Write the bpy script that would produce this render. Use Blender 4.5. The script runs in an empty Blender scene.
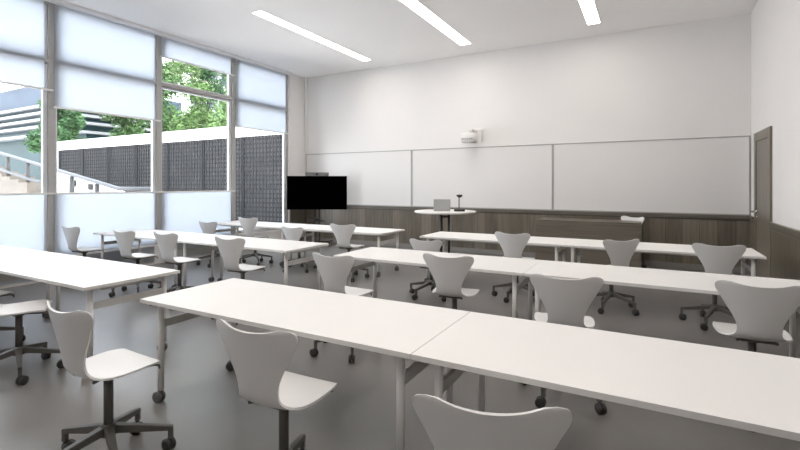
import bpy, bmesh, math, random
from mathutils import Vector, Matrix
random.seed(7)
SC = bpy.context.scene
COL = SC.collection
R = math.radians

# ------------------------------------------------------------------ materials
def mat(name, rgb, rough=0.5, spec=0.5, metal=0.0, var=0.04, scale=6.0, bump=0.0, bscale=80.0):
    m = bpy.data.materials.new(name); m.use_nodes = True
    nt = m.node_tree; b = nt.nodes['Principled BSDF']
    b.inputs['Roughness'].default_value = rough
    b.inputs['Metallic'].default_value = metal
    b.inputs['Specular IOR Level'].default_value = spec
    tc = nt.nodes.new('ShaderNodeTexCoord')
    n = nt.nodes.new('ShaderNodeTexNoise'); n.inputs['Scale'].default_value = scale; n.inputs['Detail'].default_value = 3
    nt.links.new(tc.outputs['Object'], n.inputs['Vector'])
    r = nt.nodes.new('ShaderNodeValToRGB')
    r.color_ramp.elements[0].position = .3; r.color_ramp.elements[1].position = .7
    r.color_ramp.elements[0].color = tuple(c*(1-var) for c in rgb)+(1,)
    r.color_ramp.elements[1].color = tuple(min(1, c*(1+var)) for c in rgb)+(1,)
    nt.links.new(n.outputs['Fac'], r.inputs['Fac'])
    nt.links.new(r.outputs['Color'], b.inputs['Base Color'])
    if bump:
        n2 = nt.nodes.new('ShaderNodeTexNoise'); n2.inputs['Scale'].default_value = bscale
        nt.links.new(tc.outputs['Object'], n2.inputs['Vector'])
        bp = nt.nodes.new('ShaderNodeBump'); bp.inputs['Strength'].default_value = bump; bp.inputs['Distance'].default_value = .004
        nt.links.new(n2.outputs['Fac'], bp.inputs['Height']); nt.links.new(bp.outputs['Normal'], b.inputs['Normal'])
    return m

def wood(name, dark, light, along, across, plank, rough=0.33):
    """boards: `along` = grain axis index, `across` = axis index over which boards repeat (world/object coords)"""
    m = bpy.data.materials.new(name); m.use_nodes = True
    nt = m.node_tree; N = nt.nodes; L = nt.links; b = N['Principled BSDF']
    b.inputs['Roughness'].default_value = rough
    tc = N.new('ShaderNodeTexCoord'); sep = N.new('ShaderNodeSeparateXYZ'); L.new(tc.outputs['Object'], sep.inputs[0])
    def math_(op, a, bb=None):
        q = N.new('ShaderNodeMath'); q.operation = op
        if isinstance(a, (int, float)): q.inputs[0].default_value = a
        else: L.new(a, q.inputs[0])
        if bb is not None:
            if isinstance(bb, (int, float)): q.inputs[1].default_value = bb
            else: L.new(bb, q.inputs[1])
        return q.outputs[0]
    ac = sep.outputs[across]; al = sep.outputs[along]
    div = math_('DIVIDE', ac, plank); fl = math_('FLOOR', div); fr = math_('FRACT', div)
    wn = N.new('ShaderNodeTexWhiteNoise'); wn.noise_dimensions = '1D'; L.new(fl, wn.inputs['W'])
    comb = N.new('ShaderNodeCombineXYZ')
    L.new(math_('MULTIPLY', ac, 28.0), comb.inputs[0]); L.new(math_('MULTIPLY', al, 1.6), comb.inputs[1])
    L.new(math_('MULTIPLY', wn.outputs['Value'], 40.0), comb.inputs[2])
    n = N.new('ShaderNodeTexNoise'); n.inputs['Scale'].default_value = 1.0; n.inputs['Detail'].default_value = 6; n.inputs['Roughness'].default_value = .6
    L.new(comb.outputs[0], n.inputs['Vector'])
    mixv = math_('ADD', math_('MULTIPLY', n.outputs['Fac'], .75), math_('MULTIPLY', wn.outputs['Value'], .3))
    r = N.new('ShaderNodeValToRGB'); r.color_ramp.elements[0].position = .25; r.color_ramp.elements[1].position = .8
    r.color_ramp.elements[0].color = tuple(dark)+(1,); r.color_ramp.elements[1].color = tuple(light)+(1,)
    L.new(mixv, r.inputs['Fac'])
    gap = math_('GREATER_THAN', math_('ABSOLUTE', math_('SUBTRACT', fr, .5)), .492)
    mx = N.new('ShaderNodeMixRGB'); mx.inputs['Color2'].default_value = tuple(c*.45 for c in dark)+(1,)
    L.new(gap, mx.inputs['Fac']); L.new(r.outputs['Color'], mx.inputs['Color1'])
    L.new(mx.outputs['Color'], b.inputs['Base Color'])
    return m

def emit(name, rgb, s):
    m = bpy.data.materials.new(name); m.use_nodes = True
    nt = m.node_tree; nt.nodes.remove(nt.nodes['Principled BSDF'])
    e = nt.nodes.new('ShaderNodeEmission'); e.inputs['Color'].default_value = tuple(rgb)+(1,); e.inputs['Strength'].default_value = s
    nt.links.new(e.outputs[0], nt.nodes['Material Output'].inputs['Surface'])
    return m

def glass_pane(name, tint):
    m = bpy.data.materials.new(name); m.use_nodes = True
    nt = m.node_tree; N = nt.nodes; N.remove(N['Principled BSDF'])
    t = N.new('ShaderNodeBsdfTransparent'); t.inputs['Color'].default_value = tuple(tint)+(1,)
    g = N.new('ShaderNodeBsdfGlossy'); g.inputs['Roughness'].default_value = .02
    f = N.new('ShaderNodeFresnel'); f.inputs['IOR'].default_value = 1.2
    mx = N.new('ShaderNodeMixShader')
    nt.links.new(f.outputs[0], mx.inputs[0]); nt.links.new(t.outputs[0], mx.inputs[1]); nt.links.new(g.outputs[0], mx.inputs[2])
    nt.links.new(mx.outputs[0], N['Material Output'].inputs['Surface'])
    return m

def blind_fabric(name, refl, trans, clear):
    m = bpy.data.materials.new(name); m.use_nodes = True
    nt = m.node_tree; N = nt.nodes; L = nt.links; N.remove(N['Principled BSDF'])
    tc = N.new('ShaderNodeTexCoord'); n = N.new('ShaderNodeTexNoise'); n.inputs['Scale'].default_value = 300
    L.new(tc.outputs['Object'], n.inputs['Vector'])
    d = N.new('ShaderNodeBsdfDiffuse'); d.inputs['Color'].default_value = tuple(refl)+(1,)
    t = N.new('ShaderNodeBsdfTranslucent'); t.inputs['Color'].default_value = tuple(trans)+(1,)
    bp = N.new('ShaderNodeBump'); bp.inputs['Strength'].default_value = .05; L.new(n.outputs['Fac'], bp.inputs['Height'])
    L.new(bp.outputs['Normal'], d.inputs['Normal'])
    a = N.new('ShaderNodeAddShader'); L.new(d.outputs[0], a.inputs[0]); L.new(t.outputs[0], a.inputs[1])
    tr = N.new('ShaderNodeBsdfTransparent'); mx = N.new('ShaderNodeMixShader'); mx.inputs[0].default_value = clear
    L.new(a.outputs[0], mx.inputs[1]); L.new(tr.outputs[0], mx.inputs[2])
    L.new(mx.outputs[0], N['Material Output'].inputs['Surface'])
    return m

M = {}
M['wall'] = mat('wall_paint', (.83, .815, .80), .85, .2, var=.012, scale=.8)
M['skirt'] = mat('skirting_grey', (.26, .25, .235), .6, .3, var=.02)
M['backwall'] = mat('back_wall_grey', (.72, .705, .70), .8, .2, var=.02)
M['ceil'] = mat('ceiling_paint', (.95, .935, .93), .9, .2, var=.01, scale=.6)
M['floor'] = mat('floor_sheet', (.195, .185, .175), .34, .52, var=.05, scale=2.5, bump=.012, bscale=220)
M['trimwhite'] = mat('white_trim', (.85, .85, .85), .5, .4, var=.01)
M['plastwhite'] = mat('white_plastic', (.80, .79, .77), .4, .5, var=.01)
M['table'] = mat('table_laminate', (.90, .885, .865), .42, .4, var=.008, scale=3)
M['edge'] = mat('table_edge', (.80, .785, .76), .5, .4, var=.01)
M['tleg'] = mat('table_leg_paint', (.80, .785, .765), .4, .4, var=.015)
M['tbar'] = mat('table_bar_paint', (.60, .585, .56), .45, .5, var=.015)
M['shell'] = mat('chair_shell_lacquer', (.76, .75, .735), .38, .45, var=.01, scale=4)
M['base'] = mat('chair_base_metal', (.11, .104, .095), .42, .5, var=.06)
M['rubber'] = mat('caster_black', (.045, .043, .041), .5, .5, var=.1)
M['caster'] = mat('caster_grey', (.13, .127, .122), .5, .5, var=.1)
M['board'] = mat('whiteboard_enamel', (.80, .785, .77), .35, .35, var=.008, scale=.7)
M['alu'] = mat('aluminium_frame', (.42, .42, .41), .4, .5, metal=.3, var=.03)
M['mull'] = mat('window_frame_grey', (.43, .42, .415), .5, .4, var=.02)
M['sash'] = mat('window_sash_white', (.68, .70, .73), .45, .4, var=.02)
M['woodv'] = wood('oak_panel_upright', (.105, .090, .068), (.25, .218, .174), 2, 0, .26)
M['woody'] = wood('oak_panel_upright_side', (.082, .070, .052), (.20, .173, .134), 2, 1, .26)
M['woodh'] = wood('oak_desk_level', (.092, .079, .060), (.21, .183, .145), 0, 2, .9)
M['rail'] = wood('oak_rail', (.115, .102, .081), (.22, .197, .161), 0, 2, .9)
M['raily'] = wood('oak_rail_side', (.115, .102, .081), (.22, .197, .161), 1, 2, .9)
M['door'] = wood('oak_door', (.125, .109, .085), (.24, .213, .170), 2, 1, .8)
M['screen'] = mat('screen_black', (.0006, .0006, .0006), .9, .0, var=.02)
M['black'] = mat('black_plastic', (.02, .02, .021), .45, .5, var=.05)
M['dkmetal'] = mat('dark_metal', (.03, .029, .027), .45, .5, var=.05)
M['bar'] = mat('camera_bar_grey', (.16, .16, .155), .5, .5, var=.04)
M['silver'] = mat('laptop_silver', (.38, .38, .38), .45, .4, metal=.2, var=.02)
M['chrome'] = mat('chrome', (.62, .60, .57), .22, .5, metal=.9, var=.02)
M['projgrey'] = mat('projector_grey', (.42, .42, .42), .5, .4, var=.02)
M['strip'] = emit('light_strip', (1.0, .93, .86), 5.7)
M['glass'] = glass_pane('window_glass', (.98, .98, .985))
M['fabric'] = blind_fabric('blind_cloth', (.16, .16, .16), (.495, .52, .555), .02)
M['ground'] = mat('outdoor_paving', (.72, .70, .68), .85, .2, var=.08, scale=1.5)
M['fascia'] = mat('white_render', (.80, .79, .765), .8, .2, var=.03, scale=1.0)
M['lattice'] = mat('lattice_steel', (.020, .021, .024), .6, .2, var=.1)
M['latback'] = mat('lattice_backing', (.17, .167, .165), .8, .2, var=.2, scale=1.2)
M['hrail'] = mat('handrail_steel', (.065, .068, .075), .5, .4, metal=.0, var=.03)
M['hpost'] = mat('handrail_post', (.06, .058, .056), .5, .3, var=.03)
M['stone'] = mat('ramp_stone', (.17, .152, .132), .85, .2, var=.12, scale=4)
M['leaf1'] = mat('leaf_fresh_green', (.125, .205, .075), .7, .15, var=.35, scale=1.3)
M['leaf2'] = mat('leaf_mid_green', (.095, .17, .065), .7, .15, var=.35, scale=1.3)
M['leaf3'] = mat('leaf_deep_green', (.065, .13, .058), .7, .15, var=.35, scale=1.3)
M['bark'] = mat('bark', (.10, .09, .075), .9, .2, var=.25, scale=8)
M['bglass'] = mat('facade_glass', (.030, .070, .080), .4, .2, var=.3, scale=.5)
M['bwall'] = mat('facade_cladding', (.065, .085, .115), .6, .2, var=.15, scale=.4)
M['bslab'] = mat('facade_slab_white', (.30, .31, .325), .6, .3, var=.03)
M['bteal'] = mat('facade_base_teal', (.022, .050, .056), .5, .2, var=.25, scale=.6)
M['lampbox'] = mat('wall_lamp_grey', (.06, .06, .06), .5, .3)

# ------------------------------------------------------------------ mesh builder
class MB:
    def __init__(self): self.bm = bmesh.new()
    def box(self, x0, x1, y0, y1, z0, z1, bev=0.0, mtx=None):
        b = bmesh.new()
        vs = [b.verts.new((x, y, z)) for z in (z0, z1) for y in (y0, y1) for x in (x0, x1)]
        for f in ((0,2,3,1),(4,5,7,6),(0,1,5,4),(2,6,7,3),(0,4,6,2),(1,3,7,5)): b.faces.new([vs[i] for i in f])
        if bev: bmesh.ops.bevel(b, geom=b.edges[:], offset=bev, segments=2, affect='EDGES', profile=.6)
        self._merge(b, mtx); return self
    def _merge(self, b, mtx=None, smooth=False):
        if mtx is not None: bmesh.ops.transform(b, matrix=mtx, verts=b.verts)
        mp = {v: self.bm.verts.new(v.co) for v in b.verts}
        for f in b.faces:
            try:
                nf = self.bm.faces.new([mp[v] for v in f.verts]); nf.smooth = smooth or f.smooth
            except ValueError: pass
        b.free()
    def tube(self, pts, r, n=14, cap=True, flat=1.0):
        pts = [Vector(p) for p in pts]; rs = r if isinstance(r, (list, tuple)) else [r]*len(pts)
        rings = []; ref = None
        for i, p in enumerate(pts):
            t = (pts[min(i+1, len(pts)-1)]-pts[max(i-1, 0)]).normalized()
            if ref is None: ref = Vector((0,0,1)) if abs(t.z) < .9 else Vector((1,0,0))
            a = t.cross(ref).normalized(); bb = a.cross(t).normalized(); ref = bb
            rings.append([self.bm.verts.new(p+(a*math.cos(2*math.pi*k/n)+bb*math.sin(2*math.pi*k/n)*flat)*rs[i]) for k in range(n)])
        for i in range(len(rings)-1):
            for k in range(n):
                f = self.bm.faces.new((rings[i][k], rings[i][(k+1)%n], rings[i+1][(k+1)%n], rings[i+1][k])); f.smooth = True
        if cap:
            self.bm.faces.new(rings[0][::-1]); self.bm.faces.new(rings[-1])
        return self
    def lathe(self, prof, c=(0,0,0), n=24, axis='z', smooth=True):
        rings = []
        for (r, z) in prof:
            ring = []
            for k in range(n):
                a = 2*math.pi*k/n; u, v = r*math.cos(a), r*math.sin(a)
                p = {'z': (u, v, z), 'x': (z, u, v), 'y': (u, z, v)}[axis]
                ring.append(self.bm.verts.new((c[0]+p[0], c[1]+p[1], c[2]+p[2])))
            rings.append(ring)
        for i in range(len(rings)-1):
            for k in range(n):
                f = self.bm.faces.new((rings[i][k], rings[i][(k+1)%n], rings[i+1][(k+1)%n], rings[i+1][k])); f.smooth = smooth
        self.bm.faces.new(rings[0][::-1]); self.bm.faces.new(rings[-1])
        return self
    def prism(self, poly, axis, a, b):
        """poly: 2D outline; extruded along axis 'x','y' or 'z' from a to b"""
        def P(u, v, w): return {'x': (w, u, v), 'y': (u, w, v), 'z': (u, v, w)}[axis]
        A = [self.bm.verts.new(P(u, v, a)) for u, v in poly]; B = [self.bm.verts.new(P(u, v, b)) for u, v in poly]
        n = len(poly)
        self.bm.faces.new(A); self.bm.faces.new(B[::-1])
        for i in range(n): self.bm.faces.new((A[i], B[i], B[(i+1)%n], A[(i+1)%n]))
        return self
    def arm(self, x0, x1, z0, z1, w0, w1, h0, h1):
        """tapered bar along +x, top at z, bevelled"""
        b = bmesh.new(); v = []
        for x, z, w, h in ((x0, z0, w0, h0), (x1, z1, w1, h1)):
            v.append([b.verts.new(p) for p in ((x, -w/2, z-h), (x, w/2, z-h), (x, w/2, z), (x, -w/2, z))])
        b.faces.new(v[0]); b.faces.new(v[1][::-1])
        for k in range(4): b.faces.new((v[0][k], v[1][k], v[1][(k+1)%4], v[0][(k+1)%4]))
        bmesh.ops.recalc_face_normals(b, faces=b.faces[:])
        bmesh.ops.bevel(b, geom=b.edges[:], offset=.003, segments=2, affect='EDGES')
        self._merge(b); return self
    def build(self, name, m, parent=None, loc=None, rz=None):
        bmesh.ops.recalc_face_normals(self.bm, faces=self.bm.faces[:])
        me = bpy.data.meshes.new(name); self.bm.to_mesh(me); self.bm.free()
        me.materials.append(M[m] if isinstance(m, str) else m)
        o = bpy.data.objects.new(name, me); COL.objects.link(o)
        if parent is not None: o.parent = parent
        if loc is not None: o.location = loc
        if rz is not None: o.rotation_euler = (0, 0, rz)
        return o

def tag(o, label=None, cat=None, group=None, kind=None):
    if label: o['label'] = label
    if cat: o['category'] = cat
    if group: o['group'] = group
    if kind: o['kind'] = kind
    return o
def thing(name, label, cat, loc=(0,0,0), rz=0.0, group=None):
    o = bpy.data.objects.new(name, None); COL.objects.link(o)
    o.empty_display_size = .1; o.location = loc; o.rotation_euler = (0, 0, rz)
    return tag(o, label, cat, group)
def struct(o, label, cat): return tag(o, label, cat, kind='structure')
def copy_tree(o, parent=None):
    c = o.copy(); COL.objects.link(c)
    if parent is not None: c.parent = parent
    for ch in list(o.children): copy_tree(ch, c)
    return c

# ------------------------------------------------------------------ room
XL, XR, YF, YB, ZC = -8.185, 1.509, 9.55, -2.6, 4.41
WY0 = -1.75                                # glazing starts here; first bay is unseen, added for more daylight
YB_ = [-1.75, 0.03, 1.813, 3.593, 5.373, 7.152, 8.892]   # blind edges / mullions
struct(MB().box(XL-.4, XR+.2, YB-.2, YF+.2, -.2, 0).build('floor', 'floor'), 'smooth grey classroom floor', 'floor')
struct(MB().box(XL-.4, XR+.2, YB-.2, YF+.2, ZC, ZC+.2).build('ceiling', 'ceil'), 'white flat classroom ceiling', 'ceiling')
struct(MB().box(XL-.4, XR+.2, YF, YF+.2, 0, ZC).build('wall_front', 'wall'), 'white front wall above wood panelling', 'wall')
struct(MB().box(XR, XR+.2, YB-.2, YF, 0, ZC).build('wall_right', 'wall'), 'white right wall with the wooden door', 'wall')
struct(MB().box(XL-.4, XR+.2, YB-.2, YB, 0, ZC).build('wall_back', 'backwall'), 'white wall behind the viewer', 'wall')
w = MB(); w.box(XL-.22, XL, 8.905, YF, 0, ZC); w.box(XL-.22, XL, YB, WY0, 0, ZC)
w.box(XL-.22, XL-.03, WY0, 8.905, 0, .36); w.box(XL-.22, XL-.03, WY0, 8.905, 4.375, ZC)
struct(w.build('wall_left', 'wall'), 'white window wall with low plinth and corner pier', 'wall')
struct(MB().box(XL-.03, XL+.10, .0, 8.905, 4.355, ZC, .006).build('trim_1', 'trimwhite'), 'white blind pelmet along the ceiling edge', 'trim')
struct(MB().box(XL-.03, XL-.005, WY0, 8.905, .34, .375, .004).build('trim_2', 'trimwhite'), 'white sill under the windows', 'trim')
# panelling
YP = YF-.02
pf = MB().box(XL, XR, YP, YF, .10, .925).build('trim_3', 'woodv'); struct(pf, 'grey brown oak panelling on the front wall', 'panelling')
pr_ = MB(); pr_.box(XL, XR, YP-.025, YF, .925, .985, .006); pr_.box(XL, XR, YP-.012, YF, .895, .925, .004)
struct(pr_.build('trim_4', 'rail'), 'oak rail topping the front panelling', 'rail')
struct(MB().box(XL, XR, YP-.006, YF, 0, .10, .003).build('baseboard_front', 'skirt'), 'grey baseboard along the front wall', 'baseboard')
DY0, DY1, DZ = 8.03, 9.14, 2.325
ps = MB(); ps.box(XR-.02, XR, YB, DY0, .10, .87); ps.box(XR-.02, XR, DY1, YP, .10, .87)
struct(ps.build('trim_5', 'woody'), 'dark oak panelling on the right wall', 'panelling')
rs = MB()
for a, b in ((YB, DY0), (DY1, YP-.026)):
    rs.box(XR-.045, XR, a, b, .945, .985, .006); rs.box(XR-.032, XR, a, b, .905, .945, .005); rs.box(XR-.024, XR, a, b, .87, .905, .003)
struct(rs.build('trim_6', 'raily'), 'moulded oak rail on the right wall', 'rail')
bs = MB(); bs.box(XR-.026, XR, YB, DY0, 0, .10, .003); bs.box(XR-.026, XR, DY1, YP-.01, 0, .10, .003)
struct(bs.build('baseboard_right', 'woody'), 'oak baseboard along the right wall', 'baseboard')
pl = MB(); pl.box(XL, XL+.02, 8.905, YP, .10, .925)
struct(pl.build('trim_7', 'door'), 'oak panelling on the left corner pier', 'panelling')
pl = MB(); pl.box(XL, XL+.04, 8.905, YP-.03, .925, .985, .006); pl.box(XL, XL+.026, 8.905, YP-.03, 0, .10, .003)
struct(pl.build('trim_8', 'raily'), 'oak rail on the left corner pier', 'rail')
struct(MB().box(XL+.01, XL+.075, YF-.06, YF, 2.345, ZC, .004).build('trim_9', 'trimwhite'), 'slim white cable duct in the far left corner', 'trim')
# door
door = bpy.data.objects.new('door_1', None); COL.objects.link(door); struct(door, 'grey oak door in the right wall beside the whiteboard', 'door')
df = MB(); t = .14
df.box(XR-.03, XR, DY0, DY0+t, 0, DZ, .004); df.box(XR-.03, XR, DY1-t, DY1, 0, DZ, .004); df.box(XR-.03, XR, DY0+t, DY1-t, DZ-t, DZ, .004)
df.build('frame', 'door', door)
MB().box(XR-.018, XR, DY0+t+.006, DY1-t-.006, .008, DZ-t-.006, .003).build('door_leaf', 'door', door)
dh = MB(); hy = DY1-t-.05
dh.lathe([(.027, 0), (.027, .012), (.012, .014), (.012, .06)], (XR-.018, hy, 1.085), 18, 'x')
h2 = MB(); h2.lathe([(.027, 0), (.027, -.012), (.011, -.014), (.011, -.085)], (XR-.018, hy, 1.085), 18, 'x')
h2.tube([(XR-.10, hy+.01, 1.085), (XR-.10, hy-.05, 1.087), (XR-.098, hy-.145, 1.085)], .013, 12)
h2.lathe([(.022, 0), (.022, -.01), (.018, -.012)], (XR-.018, hy, .99), 16, 'x')
dh.bm.free(); h2.build('handle', 'chrome', door)

# windows: one per bay
GX = XL-.115
for i in range(6):
    y0, y1 = YB_[i], YB_[i+1]
    wn = bpy.data.objects.new('window_%d' % (i+1), None); COL.objects.link(wn)
    struct(wn, 'tall window bay number %d with grey mullions' % (i+1), 'window')
    f = MB(); hw = .05
    f.box(XL-.19, XL-.05, y0-hw if i else y0, y0+hw, .36, 4.375, .004)
    if i == 5: f.box(XL-.19, XL-.05, y1-.03, y1+.012, .36, 4.375, .004)
    f.box(XL-.17, XL-.03, y0+hw, y1-hw, 3.41, 3.475, .004)
    f.box(XL-.18, XL-.06, y0+hw, y1-hw, .36, .42, .004)
    f.box(XL-.18, XL-.06, y0+hw, y1-hw, 4.32, 4.375, .004)
    f.build('window_frame', 'mull', wn)
    s = MB(); a, b = y0+hw+.001, y1-(hw if i < 5 else .03)-.001
    for z0, z1 in ((.421, 3.404), (3.486, 4.319)):
        s.box(XL-.15, XL-.09, a, a+.035, z0, z1, .003); s.box(XL-.15, XL-.09, b-.055, b, z0, z1, .003)
        s.box(XL-.15, XL-.09, a+.035, b-.055, z0, z0+.03, .003); s.box(XL-.15, XL-.09, a+.035, b-.055, z1-.03, z1, .003)
    s.build('sash', 'sash', wn)
    g = MB()
    for z0, z1 in ((.45, 3.375), (3.515, 4.29)): g.box(GX-.004, GX+.004, a+.034, b-.054, z0, z1)
    g.build('window_pane', 'glass', wn)
    if i < 2: MB().box(XL-.014, XL-.011, y0+.012, y1-.012, .05, 4.35).build('blind', 'fabric', wn)  # bays out of view; first one and these lowered blinds added for daylight
BX = XL-.012
def blind(y0, y1, ztop, zbot, bar_top, label):
    t_ = thing('roller_blind', label, 'blind', (BX, (y0+y1)/2, zbot), group=None)
    w2 = (y1-y0)/2-.012; h = ztop-zbot
    MB().box(-.0012, .0012, -w2+.01, w2-.11, 0, h).build('blind_fabric', 'fabric', t_)
    zb = h if bar_top else 0
    MB().box(-.011, .011, -w2-.01, w2+.01, zb-.014, zb+.014, .004).build('bottom_bar' if not bar_top else 'top_bar', 'plastwhite', t_)
    return t_
ups = [(2, 2.985, 'white upper roller blind of the leftmost window bay, lowered to mid height'),
       (3, 2.726, 'white upper roller blind of the second window bay from the left, lowered lowest'),
       (4, 3.968, 'short white upper roller blind of the window bay full of green trees'),
       (5, 2.83, 'white upper roller blind of the far window bay nearest the television')]
for i, zb, lab in ups: blind(YB_[i], YB_[i+1], 4.35, zb, False, lab)
los = [(2, 'white lower blind raised from the sill in the leftmost window bay'),
       (3, 'white lower blind below the handrail view, second window bay from left'),
       (4, 'white lower blind under the tree view, third window bay from left')]
for i, lab in los: blind(YB_[i], YB_[i+1], 1.365, .05, True, lab)

# ------------------------------------------------------------------ ceiling lights
for (x0, x1, y0, y1, lab) in ((-5.86, -5.65, 5.47, 8.87, 'long white ceiling light strip nearest the windows'),
                              (-3.43, -3.20, 5.47, 8.83, 'middle long white ceiling light strip'),
                              (-.97, -.765, 5.47, 8.81, 'long white ceiling light strip nearest the door')):
    L_ = thing('ceiling_light', lab, 'ceiling light', ((x0+x1)/2, (y0+y1)/2, ZC), group='ceiling light strips')
    a, b = (x1-x0)/2, (y1-y0)/2
    MB().box(-a, a, -b, b, -.008, -.002).build('diffuser', 'strip', L_)
    q = MB(); e = .006
    q.box(-a-e, -a, -b-e, b+e, -.010, 0); q.box(a, a+e, -b-e, b+e, -.010, 0); q.box(-a, a, -b-e, -b, -.010, 0); q.box(-a, a, b, b+e, -.010, 0)
    q.build('frame', 'trimwhite', L_)
for x in (-5.75, -3.3, -.87):             # the same lamps over the back half of the room
    ld = bpy.data.lights.new('ceiling_lamp', 'AREA'); ld.shape = 'RECTANGLE'; ld.size = .22; ld.size_y = 3.4
    ld.energy = 17; ld.color = (1.0, .93, .86)
    lo = bpy.data.objects.new('ceiling_lamp', ld); lo.location = (x, 1.2, ZC-.01); COL.objects.link(lo)

# ------------------------------------------------------------------ whiteboards
for (x0, x1, lab) in ((XL+.02, -4.936, 'left whiteboard on the front wall, partly behind the television'),
                      (-4.934, -1.711, 'middle whiteboard on the front wall, under the projector'),
                      (-1.709, XR-.012, 'right whiteboard on the front wall, beside the door')):
    wb = thing('whiteboard', lab, 'whiteboard', ((x0+x1)/2, YF, .985), group='whiteboards on the front wall')
    a = (x1-x0)/2; h = 2.335-.985; fw = .019
    MB().box(-a+fw, a-fw, -.022, 0, fw, h-fw).build('panel', 'board', wb)
    q = MB(); q.box(-a, a, -.032, 0, 0, fw, .003); q.box(-a, a, -.032, 0, h-fw, h, .003)
    q.box(-a, -a+fw, -.032, 0, fw, h-fw, .003); q.box(a-fw, a, -.032, 0, fw, h-fw, .003)
    q.build('frame', 'alu', wb)

# ------------------------------------------------------------------ projector
P = thing('projector', 'white short-throw projector on a wall bracket above the middle whiteboard', 'projector', (-3.33, YF, 2.56))
MB().box(-.10, .13, -.035, 0, -.13, .16, .012).build('wall_plate', 'plastwhite', P)
MB().box(-.055, .035, -.40, -.03, .085, .135, .012).build('bracket_arm', 'plastwhite', P)
q = MB(); q.box(-.03, .03, -.34, -.22, .06, .09, .004); q.build('hinge', 'projgrey', P)
q = MB(); n = 28
prof = []
for k in range(n):
    a = 2*math.pi*k/n; ca, sa = math.cos(a), math.sin(a)
    prof.append((.185*math.copysign(abs(ca)**.55, ca), .15*math.copysign(abs(sa)**.6, sa)))
rings = []
for z, s in ((-.135, .80), (-.12, .90), (-.06, .985), (.0, 1.0), (.045, .95), (.068, .80)):
    rings.append([q.bm.verts.new((x*s-.035, y*s-.36, z-.02)) for x, y in prof])
for i in range(len(rings)-1):
    for k in range(n):
        ff = q.bm.faces.new((rings[i][k], rings[i][(k+1)%n], rings[i+1][(k+1)%n], rings[i+1][k])); ff.smooth = True
q.bm.faces.new(rings[0][::-1]); q.bm.faces.new(rings[-1])
body = q.build('projector_body', 'plastwhite', P)
q = MB()
for k in range(6): q.box(-.16+k*.042, -.13+k*.042, -.512, -.495, -.105, -.065, .002)
q.build('vent', 'projgrey', body)
MB().box(-.02, .10, -.47, -.25, -.162, -.14, .004).build('lens_hood', 'projgrey', body)

# ------------------------------------------------------------------ television on a stand
T = thing('television', 'large black flat television on a slim stand in the far left corner', 'television', (-7.27, 8.90, 0), R(31))
dp = MB().box(-.745, .745, -.035, .025, .885, 1.725, .008).build('display', 'black', T)
MB().box(-.737, .737, -.0375, -.033, .893, 1.717).build('screen', 'screen', dp)
cb = MB().box(-.29, .29, -.05, .03, 1.727, 1.815, .012).build('camera_bar', 'bar', T)
MB().lathe([(.03, 0), (.03, -.006), (.022, -.008)], (0, -.05, 1.77), 16, 'y').build('lens', 'black', cb)
for x in (-.055, .055): MB().box(x-.014, x+.014, .03, .065, .06, 1.5, .004).build('pole', 'dkmetal', T)
MB().box(-.20, .20, -.16, .03, .60, .635, .005).build('shelf', 'dkmetal', T)
MB().box(-.09, .09, -.14, .02, .636, .675, .006).build('media_box', 'black', T)
q = MB(); q.box(-.36, .36, .02, .08, .055, .10, .006)
for s in (-1, 1): q.box(s*.33-.025, s*.33+.025, -.30, .26, .055, .10, .006)
q.build('base', 'dkmetal', T)
for sx in (-.33, .33):
    for sy in (-.27, .23):
        MB().lathe([(.020, -.012), (.0275, -.010), (.0275, .010), (.020, .012)], (sx, sy, .0275), 16, 'x').build('caster', 'rubber', T)

# ------------------------------------------------------------------ high round table, laptop, document camera
HT = thing('standing_table', 'high round white standing table before the middle whiteboard', 'table', (-3.60, 8.42, 0))
MB().lathe([(.60, .942), (.615, .95), (.62, .965), (.62, .975), (.612, .98)], n=64).build('tabletop', 'table', HT)
for x in (-.075, .075): MB().tube([(x*.876, x*.483, .03), (x*.876, x*.483, .945)], .026, 16).build('column', 'dkmetal', HT)
q = MB(); mt = Matrix.Rotation(R(28.9), 4, 'Z'); q.box(-.055, .055, -.012, .012, .84, .88, .003, mt); q.box(-.13, .13, -.10, .10, .925, .942, .003, mt)
q.build('bridge', 'dkmetal', HT)
q = MB(); q.lathe([(.30, 0), (.30, .018), (.28, .03), (.05, .034)], n=40); q.build('base_plate', 'dkmetal', HT)
LP = thing('laptop', 'open silver laptop, lid back showing, on the standing table', 'laptop', (-3.60, 8.26, .981), R(24))
MB().box(-.165, .165, -.005, .225, 0, .016, .004).build('keyboard_base', 'silver', LP)
mt = Matrix.Translation((0, -.002, .016)) @ Matrix.Rotation(R(12), 4, 'X')
MB().box(-.165, .165, -.004, .004, .002, .225, .003, mt).build('lid', 'silver', LP)
DC = thing('document_camera', 'black document camera on a pole, standing beside the laptop', 'camera', (-3.29, 8.42, .981), R(20))
MB().box(-.105, .105, -.08, .08, 0, .04, .006).build('base', 'black', DC)
MB().tube([(-.01, 0, .035), (-.01, 0, .27)], .010, 12).build('pole', 'black', DC)
q = MB(); q.lathe([(.022, .27), (.04, .28), (.052, .31), (.05, .325), (.03, .33)], (.0, 0, 0), 20); q.box(-.06, .055, -.02, .02, .293, .323, .004)
q.build('camera_head', 'black', DC)

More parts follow.
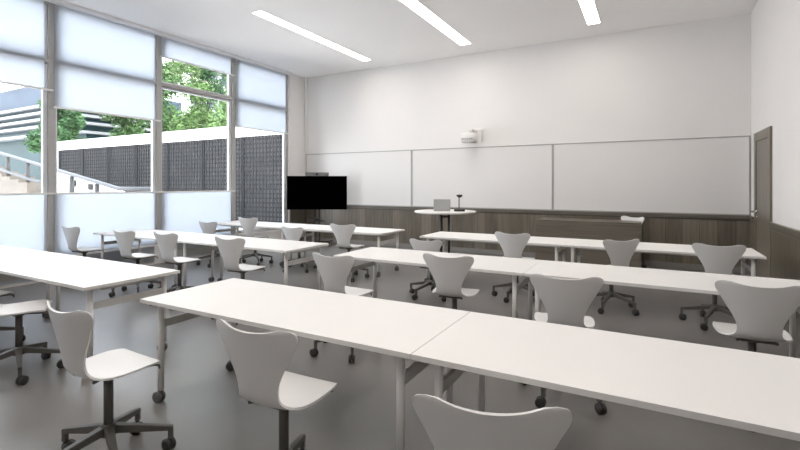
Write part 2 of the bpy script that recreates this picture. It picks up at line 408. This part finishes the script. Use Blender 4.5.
# ------------------------------------------------------------------ teacher's desk
D = thing('teacher_desk', 'dark oak teacher desk with solid front panel near the front wall', 'desk', (-1.01, 8.80, 0))
MB().box(-.87, .87, .0, .025, .07, .812, .002).build('front_panel', 'woodh', D)
MB().box(-.89, .89, -.012, .60, .813, .845, .003).build('desktop', 'woodh', D)
for s in (-1, 1): MB().box(s*.88-.012, s*.88+.012, .0, .58, .06, .812, .002).build('side_panel', 'woodh', D)
for s in (-1, 1):
    for y in (.05, .52): MB().lathe([(.022, 0), (.022, .05), (.012, .055), (.012, .062)], (s*.88, y, 0), 14).build('foot', 'rubber', D)

# ------------------------------------------------------------------ folding tables
TW, TD, TH = 2.09, .80, .72
def caster_mesh(dia, w, gap, hood):
    q = MB(); r = dia/2
    for s in (-1, 1):
        x0, x1 = s*gap/2, s*(gap/2+w)
        if s < 0: x0, x1 = x1, x0
        q.lathe([(r*.45, x0), (r*.93, x0), (r, x0+.003), (r, x1-.003), (r*.93, x1), (r*.5, x1-.001), (r*.45, x1+.002*s)], (0, .018, r), 22, 'x')
    q.tube([(0, .018, r), (0, .004, r*1.5), (0, 0, hood)], [.009, .011, .012], 10)
    return q
def make_table():
    t = thing('folding_table', '', 'table')
    b = bmesh.new(); q = MB()
    # slab with undercut edge
    def slab(z0, z1, ins): return [(-TW/2+ins, -TD/2+ins, z0), (TW/2-ins, TD/2-ins, z1)]
    q.box(-TW/2+.0002, TW/2-.0002, -TD/2, TD/2, TH-.026, TH, .0012); b.free()
    top = q.build('tabletop', 'table', t)
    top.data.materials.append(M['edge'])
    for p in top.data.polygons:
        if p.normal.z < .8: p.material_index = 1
    q = MB()
    q.box(-TW/2+.14, TW/2-.14, -.20, -.16, TH-.066, TH-.027, .003); q.box(-TW/2+.14, TW/2-.14, .16, .20, TH-.066, TH-.027, .003)
    q.build('under_frame', 'tbar', t)
    for sx in (-1, 1):
        x = sx*(TW/2-.10)
        for sy in (-1, 1):
            y = sy*(TD/2-.09)
            lg = MB().tube([(0, 0, .085), (0, 0, TH-.027)], .021, 18).build('leg', 'tleg', t, (x, y, 0))
            c = caster_mesh(.075, .022, .008, .09); c.build('caster', 'caster', lg, (0, 0, 0), R(140+sx*25+sy*15))
        MB().box(x-.012, x+.012, -TD/2+.09, TD/2-.09, TH-.205, TH-.15, .003).build('crossbar', 'tbar', t)
        q = MB(); q.box(x-.02, x+.02, -.24, .24, TH-.062, TH-.027, .003); q.build('hinge_bracket', 'tbar', t)
    return t
table0 = make_table()
tab_spots = [
 (-3.055+TW/2, 2.25, 'largest white table in the foreground, its free left end showing'),
 (-.962+TW/2, 2.25, 'white foreground table running out of the lower right corner'),
 (-3.065+TW/2, 4.43, 'white table in the middle right row, its left half'),
 (-.972+TW/2, 4.43, 'white table in the middle right row, running to the right edge'),
 (-3.07+TW/2, 6.59, 'white table just before the standing table, left half of far right row'),
 (-.977+TW/2, 6.59, 'white table in front of the oak desk, ending near the door'),
 (-3.755-TW/2, 2.25, 'white table at the left picture edge, right end towards the aisle'),
 (-5.848-TW/2, 2.25, 'white table at the left picture edge, mostly cut off by the frame'),
 (-3.755-TW/2, 4.44, 'white table in the middle left row, right end by the aisle'),
 (-5.848-TW/2, 4.44, 'white table in the middle left row, end beside the window blinds'),
 (-3.765-TW/2, 6.61, 'white table in the far left row, in front of the television stand'),
 (-5.858-TW/2, 6.61, 'white table in the far left row, end beside the windows'),
]
for i, (x, y, lab) in enumerate(tab_spots):
    o = table0 if i == 0 else copy_tree(table0)
    o.location = (x, y, 0); tag(o, lab, 'table', 'white folding tables in three rows')

# ------------------------------------------------------------------ chairs
def catmull(pts, n):
    out = []
    for i in range(len(pts)-1):
        p0 = pts[max(i-1, 0)]; p1 = pts[i]; p2 = pts[i+1]; p3 = pts[min(i+2, len(pts)-1)]
        for k in range(n):
            t = k/n
            out.append(tuple(.5*((2*b)+(-a+c)*t+(2*a-5*b+4*c-d)*t*t+(-a+3*b-3*c+d)*t**3) for a, b, c, d in zip(p0, p1, p2, p3)))
    out.append(tuple(pts[-1])); return out
SEAT = .513
# (y, z above seat datum, half width, lateral curl forward on back, lateral lift on seat)
PROF = [(0.1892, -0.007, 0.1641, 0, 0),
        (0.1778, 0.001, 0.1814, 0, 0.002),
        (0.1496, 0.004, 0.193, 0, 0.004),
        (0.0968, 0.004, 0.2036, 0, 0.006),
        (0.0308, -0.001, 0.2055, 0, 0.008),
        (-0.0352, -0.006, 0.1988, 0, 0.01),
        (-0.088, -0.007, 0.186, 0.0, 0.012),
        (-0.132, -0.001, 0.155, 0.004, 0.012),
        (-0.1628, 0.0219, 0.127, 0.012, 0.008),
        (-0.1804, 0.0584, 0.115, 0.018, 0),
        (-0.191, 0.1064, 0.119, 0.022, 0),
        (-0.2006, 0.1591, 0.14, 0.028, 0),
        (-0.2112, 0.2196, 0.174, 0.036, 0),
        (-0.2218, 0.2743, 0.203, 0.044, 0),
        (-0.2306, 0.3223, 0.2297, 0.05, 0),
        (-0.2358, 0.3501, 0.2335, 0.05, 0),
        (-0.2394, 0.3674, 0.2229, 0.046, 0),
        (-0.2411, 0.376, 0.193, 0.038, 0)]
def shell_mesh():
    rows = catmull(PROF, 3); nu = 20; th = .011
    def grid():
        G = []
        for j, (y, z, w, curl, lift) in enumerate(rows):
            row = []
            top = max(0.0, (z-.22)/.17) if y < -.17 else 0.0
            for k in range(nu+1):
                u = -1+2*k/nu
                uu = math.sin(u*math.pi/2)*.55+u*.45
                dz = 0
                if top: dz = .025*top**2*(min(1, (abs(u)/.68)**2)-1)
                row.append(Vector((uu*w, y+curl*uu*uu, z+lift*uu*uu+dz)))
            G.append(row)
        return G
    G = grid(); nj = len(G)
    N = [[None]*(nu+1) for _ in range(nj)]
    for j in range(nj):
        for k in range(nu+1):
            a = G[min(j+1, nj-1)][k]-G[max(j-1, 0)][k]; b = G[j][min(k+1, nu)]-G[j][max(k-1, 0)]
            N[j][k] = a.cross(b).normalized()
    q = MB(); bm = q.bm
    A = [[bm.verts.new(G[j][k]+N[j][k]*th/2) for k in range(nu+1)] for j in range(nj)]
    B = [[bm.verts.new(G[j][k]-N[j][k]*th/2) for k in range(nu+1)] for j in range(nj)]
    def fc(vs, sm=True):
        f = bm.faces.new(vs); f.smooth = sm
    for j in range(nj-1):
        for k in range(nu):
            fc((A[j][k], A[j][k+1], A[j+1][k+1], A[j+1][k])); fc((B[j][k], B[j+1][k], B[j+1][k+1], B[j][k+1]))
        fc((A[j][0], A[j+1][0], B[j+1][0], B[j][0]), False); fc((A[j][nu], B[j][nu], B[j+1][nu], A[j+1][nu]), False)
    for k in range(nu):
        fc((A[0][k], B[0][k], B[0][k+1], A[0][k+1]), False); fc((A[-1][k], A[-1][k+1], B[-1][k+1], B[-1][k]), False)
    bev = [e for e in bm.edges if len(e.link_faces) == 2 and e.link_faces[0].smooth != e.link_faces[1].smooth]
    for f in bm.faces: f.smooth = True
    for e in bev: e.smooth = False
    return q
def make_chair():
    c = thing('swivel_chair', '', 'chair')
    shell_mesh().build('shell', 'shell', c, (0, 0, SEAT))
    q = MB(); q.box(-.085, .085, -.10, .10, -.030, -.014, .003); q.lathe([(.04, -.05), (.045, -.03)], n=20)
    for s in (-1, 1): q.tube([(s*.08, -.085, -.022), (s*.105, -.122, -.018)], .009, 8)
    q.build('seat_plate', 'base', c, (0, 0, SEAT))
    q = MB(); q.tube([(.06, .02, -.026), (.115, .13, -.024), (.13, .18, -.024), (.135, .20, -.034), (.133, .205, -.053)], [.006, .006, .006, .0065, .005], 10)
    q.build('lever', 'base', c, (0, 0, SEAT))
    MB().tube([(0, 0, 0), (0, 0, .30)], .0235, 20).build('column', 'base', c, (0, 0, .19))
    MB().lathe([(.026, .145), (.040, .152), (.042, .20), (.034, .212), (.026, .215)], n=24).build('hub', 'base', c)
    for k in range(5):
        q = MB(); q.arm(.03, .315, .206, .142, .044, .026, .045, .026)
        q.box(.288, .315, -.012, .012, .072, .135, .003)
        lg = q.build('leg', 'base', c, (0, 0, 0), R(72*k))
        cm = caster_mesh(.068, .020, .009, .085); cm.build('caster', 'rubber', lg, (.302, 0, 0), R(40+k*53))
    return c
chair0 = make_chair()
# x, y, heading (deg, 0 = facing the front wall), base spin, height change, label
chairs = [
 (-2.560, 1.38, -2, 52, 0.005, 'white shell chair with dark five-star base in the aisle at lower left'),
 (-1.525, 1.62, 2, 40, 0.000, 'white shell chair at lower centre, seat under the foreground table'),
 (-0.475, 1.50, 17, 10, -0.030, 'nearest white chair, back top showing at the bottom centre edge'),
 (-4.400, 1.69, -32, 12, 0.000, 'white chair cut by the left picture edge, seat and base showing'),
 (-5.360, 1.76,  10, 58, -.02, 'white chair beyond the left picture edge, only a caster showing'),
 (-2.415, 3.37, -3, 30, 0.010, 'white chair behind the left half of the foreground table, at mid centre'),
 (-1.565, 3.88, 4, 20, 0.000, 'white chair pushed in at the middle right row, second from the aisle'),
 (-.535,  3.42,  12, 25, .000, 'white chair with wide back behind the foreground table, right of centre'),
 (0.600, 3.76, 3, 45, 0.000, 'large white chair at the right picture edge, middle row'),
 (-2.580, 5.56, 2, 36, -0.100, 'low white chair peeping over the middle row, left of the far right table'),
 (-1.540, 6.01, -3, 50, 0.000, 'white chair at the far right row, in front of the desk left end'),
 (-0.400, 6.03, 38, 2, -0.020, 'white chair at the far right row, turned, before the desk right end'),
 (0.620, 5.90, 4, 30, 0.000, 'white chair at the far right row, nearest the door'),
 (-0.370, 9.14, 146, 20, 0.035, 'white chair behind the oak teacher desk, only its back top showing'),
 (-4.240, 5.99, 4, 25, 0.000, 'white chair below the television right side, near the aisle end of far row'),
 (-5.410, 6.13,   4, 44, -.110, 'low white chair below the television, at the far left row'),
 (-6.550, 6.19, 4, 36, 0.010, 'white chair at the far left row in front of the dark lattice window'),
 (-7.160, 5.80, 4, 10, -0.060, 'low white chair at the far left row, closest to the windows'),
 (-4.070, 3.66, 1, 16, 0.035, 'white chair at the aisle end of the middle left row'),
 (-5.240, 3.69, 0, 22, 0.025, 'white chair at the middle left row, second from the aisle'),
 (-6.220, 3.74, 2, 40, 0.000, 'white chair at the middle left row, third from the aisle'),
 (-7.550, 3.72, 2, 8, 0.000, 'white chair against the window blinds, furthest left of the middle row'),
]
for i, (x, y, h, spin, dz, lab) in enumerate(chairs):
    c = chair0 if i == len(chairs)-1 else copy_tree(chair0)
    c.location = (x, y, 0); c.rotation_euler = (0, 0, R(h)); tag(c, lab, 'chair', 'white swivel chairs')
    k = 0
    for ch in c.children:
        n = ch.name.split('.')[0]
        if n in ('shell', 'seat_plate', 'lever'): ch.location.z = SEAT+dz
        elif n == 'column': ch.scale = (1, 1, (.30+dz-.005)/.30)
        elif n == 'leg': ch.rotation_euler = (0, 0, R(72*k+spin)); k += 1

# ------------------------------------------------------------------ outside
struct(MB().box(-90, XL-.42, -40, 90, -.25, -.05).build('ground', 'ground'), 'pale paving outside the windows', 'ground')
AN = thing('annex_building', 'low annex outside with white fascia over dark metal lattice cladding', 'building', (-25.8, 11.5, 0))
W_ = 17.2
q = MB(); q.box(-.25, W_, 0, 5.0, 3.23, 3.66); q.box(-.25, .0, 0, 5.0, -.05, 3.23); q.build('fascia', 'fascia', AN)
MB().box(.0, W_, .16, 4.9, -.05, 3.23).build('wall', 'latback', AN)
npan = 8; pw = W_/npan
for k in range(npan):
    q = MB(); x0 = k*pw; nb = 13
    for j in range(nb): 
        x = x0+.06+(pw-.06)*j/nb
        q.box(x, x+.055, .03, .05, 0, 3.225)
    for j in range(20): 
        z = .05+j*.16
        q.box(x0, x0+pw, .05, .08, z, z+.055)
    q.build('lattice_panel', 'lattice', AN)
    MB().box(x0-.03 if k else x0, x0+.03, .02, .12, -.05, 3.228).build('post', 'lattice', AN)
# sloping parapet wall and handrail in front of it
def zl(x): return 1.42+(-12.6-x)*.169     # rail height along the ramp (plane y = 7)
RY = 7.0
RP = thing('ramp', 'sloping white walled ramp with beige steps outside the left windows', 'ramp', (0, 0, 0))
zp = lambda x: 1.5+(zl(x*.814)-1.5)*1.229-.10
q = MB(); q.prism([(-19.3, -.05), (-11.5, -.05), (-11.5, .9), (-15.0, zp(-15.0)), (-19.3, zp(-19.3))], 'y', RY+1.6, RY+1.8); q.build('parapet', 'fascia', RP)
q = MB()
for k in range(22):
    x0 = -24+k*.6; z = zl(x0)-.95-.05+(.25 if x0 < -17.8 else 0)
    if z > .0: q.box(x0, x0+.6, RY-.1, RY+(.6 if x0 < -17.8 else 1.5), -.05, z)
q.build('step', 'stone', RP)
for x, z in ((-18.1, 1.47), (-17.0, 1.34)):
    MB().box(x-.11, x+.11, RY+1.54, RY+1.6, z, z+.2, .01).build('wall_lamp', 'lampbox', RP)
HR = thing('handrail', 'grey steel handrail descending along the ramp outside', 'handrail', (0, RY, 0))
MB().tube([(-24, 0, zl(-24)), (-12.9, 0, zl(-12.9)), (-12.5, 0, 1.40), (-10.9, 0, 1.395)], .055, 12).build('top_rail', 'hrail', HR)
MB().tube([(-24, -.1, zl(-24)-.52), (-17.2, -.1, zl(-17.2)-.52), (-16.6, -.1, zl(-16.6)-.50), (-15.9, -.1, zl(-16.6)-.50)], .045, 10).build('lower_rail', 'hrail', HR)
for x in (-22.2, -20.5, -19.0, -17.6, -16.3, -14.9, -13.55):
    MB().tube([(x, 0, zl(x)-1.0), (x, 0, zl(x)-.05)], .06, 12).build('post', 'hpost', HR)
# office block
OB = thing('office_building', 'glazed office block with white floor slabs far beyond the ramp', 'building', (-47, 18, 0))
MB().box(-16, 9.5, .6, 12, -.05, 5.4).build('base_storey', 'bteal', OB)
MB().box(-16, 9.0, .5, 12, 5.7, 8.0).build('facade_glazing', 'bglass', OB)
for z in (5.42, 6.1, 6.65, 7.2, 7.75): MB().box(-16.3, 9.8, -.2, 12, z, z+.2).build('floor_slab', 'bslab', OB)
MB().box(-16, 6.2, .9, 11, 8.0, 9.7).build('upper_storey', 'bwall', OB)
MB().box(-9, 1.0, 1.5, 10, 9.7, 10.4).build('roof_plant', 'bwall', OB)
# distant pale tower between the trees
TB = thing('tower_block', 'pale tower block showing in gaps between the tree tops', 'building', (-46, 44, 0))
MB().box(-14, 14, 0, 8, -.05, 30).build('wall', 'bslab', TB)
q = MB()
for k in range(9):
    for j in range(8): q.box(-13+k*3.0, -11.6+k*3.0, -.08, .02, 3+j*3.2, 5+j*3.2)
q.build('window_grid', 'bwall', TB)
# trees
def tree(x, y, h, rad, leafm, label, seed, nl=12000, lo=.22, ls=.13):
    rnd = random.Random(seed)
    t_ = thing('leafy_tree', label, 'tree', (x, y, -.05), group='trees beyond the annex')
    q = MB(); q.tube([(0, 0, 0), (.08, .05, h*.35), (-.05, .1, h*.7), (.05, 0, h*.95)], [.16, .13, .08, .03], 10)
    blobs = []
    for k in range(16):
        a = rnd.uniform(0, 6.28); zz = h*rnd.uniform(lo, .92); rr = rad*rnd.uniform(.2, .75)*(1.15-.6*zz/h)
        p = Vector((rr*math.cos(a), rr*math.sin(a), zz)); blobs.append((p, rad*rnd.uniform(.32, .55)))
        q.tube([(0, .05, zz*.8), tuple(p*.6+Vector((0, 0, zz*.35))), tuple(p)], [.05, .03, .012], 6)
    q.build('trunk', 'bark', t_)
    q = MB()
    for k in range(nl):
        p, r = blobs[k % len(blobs)]
        d = Vector((rnd.gauss(0, 1), rnd.gauss(0, 1), rnd.gauss(0, .8))).normalized()*r*rnd.uniform(.35, 1.05)
        c = p+d; s = ls*rnd.uniform(.6, 1.3)
        a = Vector((rnd.uniform(-1, 1), rnd.uniform(-1, 1), rnd.uniform(-.6, .6))).normalized()
        b = a.cross(Vector((rnd.uniform(-1, 1), rnd.uniform(-1, 1), rnd.uniform(-1, 1)))).normalized()
        vs = [q.bm.verts.new(c+a*s), q.bm.verts.new(c+b*s*.45), q.bm.verts.new(c-a*s), q.bm.verts.new(c-b*s*.45)]
        q.bm.faces.new(vs)
    q.build('foliage', leafm, t_)
tr = [(-30.4, 13.6, 8.0, 1.7, 'leaf3', 'dark green tree above the left end of the annex, second window bay'),
      (-33.9, 15.6, 7.4, 1.4, 'leaf2', 'mid green tree before the glazed office block, at left of second window bay'),
      (-34.6, 19.6, 9.5, 2.3, 'leaf2', 'mid green tree behind the annex, right part of the second window bay'),
      (-30.7, 20.0, 12.5, 2.4, 'leaf2', 'mid green tree at the left side of the third window bay'),
      (-26.3, 19.7, 13, 2.4, 'leaf1', 'bright green tree at the centre of the third window bay'),
      (-21.9, 20.0, 12.5, 2.4, 'leaf1', 'bright green tree at the right side of the third window bay'),
      (-34.0, 26.6, 13, 2.3, 'leaf3', 'dark green tree behind the others, in the middle gaps of third window bay'),
      (-28.6, 25.8, 13.5, 2.3, 'leaf3', 'dark green tree behind the others, at right edge of third window bay')]
for k, a in enumerate(tr): tree(*a, seed=11+k)

# ------------------------------------------------------------------ sky, camera
wd = bpy.data.worlds.new('sky'); SC.world = wd; wd.use_nodes = True
nt = wd.node_tree; bg = nt.nodes['Background']
tc = nt.nodes.new('ShaderNodeTexCoord'); sp = nt.nodes.new('ShaderNodeSeparateXYZ'); nt.links.new(tc.outputs['Generated'], sp.inputs[0])
cr = nt.nodes.new('ShaderNodeValToRGB'); cr.color_ramp.elements[0].position = 0.0; cr.color_ramp.elements[0].color = (.97, .985, 1, 1)
cr.color_ramp.elements[1].position = .8; cr.color_ramp.elements[1].color = (.78, .89, 1, 1)
nt.links.new(sp.outputs['Z'], cr.inputs['Fac']); nt.links.new(cr.outputs['Color'], bg.inputs['Color'])
bg.inputs['Strength'].default_value = 2.5
sl = bpy.data.lights.new('sun', 'SUN'); sl.energy = 3.5; sl.angle = R(3); sl.color = (1, .96, .9)
so = bpy.data.objects.new('sun', sl); COL.objects.link(so)
so.rotation_euler = Vector((-.30, -.25, -.95)).to_track_quat('-Z', 'Y').to_euler()

cd = bpy.data.cameras.new('camera'); cam = bpy.data.objects.new('camera', cd); COL.objects.link(cam)
cam.location = (0, 0, 1.5); th = math.atan2(249, 452)
cam.rotation_euler = (R(90), 0, th)
cd.sensor_width = 36; cd.lens = 36*452/800; cd.shift_y = -(225-185)/800; cd.clip_end = 300
SC.camera = cam
SC.view_settings.view_transform = 'Standard'; SC.view_settings.look = 'None'
SC.view_settings.exposure = 1.38; SC.view_settings.gamma = 1.0; SC.view_settings.use_curve_mapping = False
SC.cycles.use_denoising = True
SC.cycles.max_bounces = 10; SC.cycles.diffuse_bounces = 6; SC.cycles.transparent_max_bounces = 12
SC.cycles.sample_clamp_indirect = 8
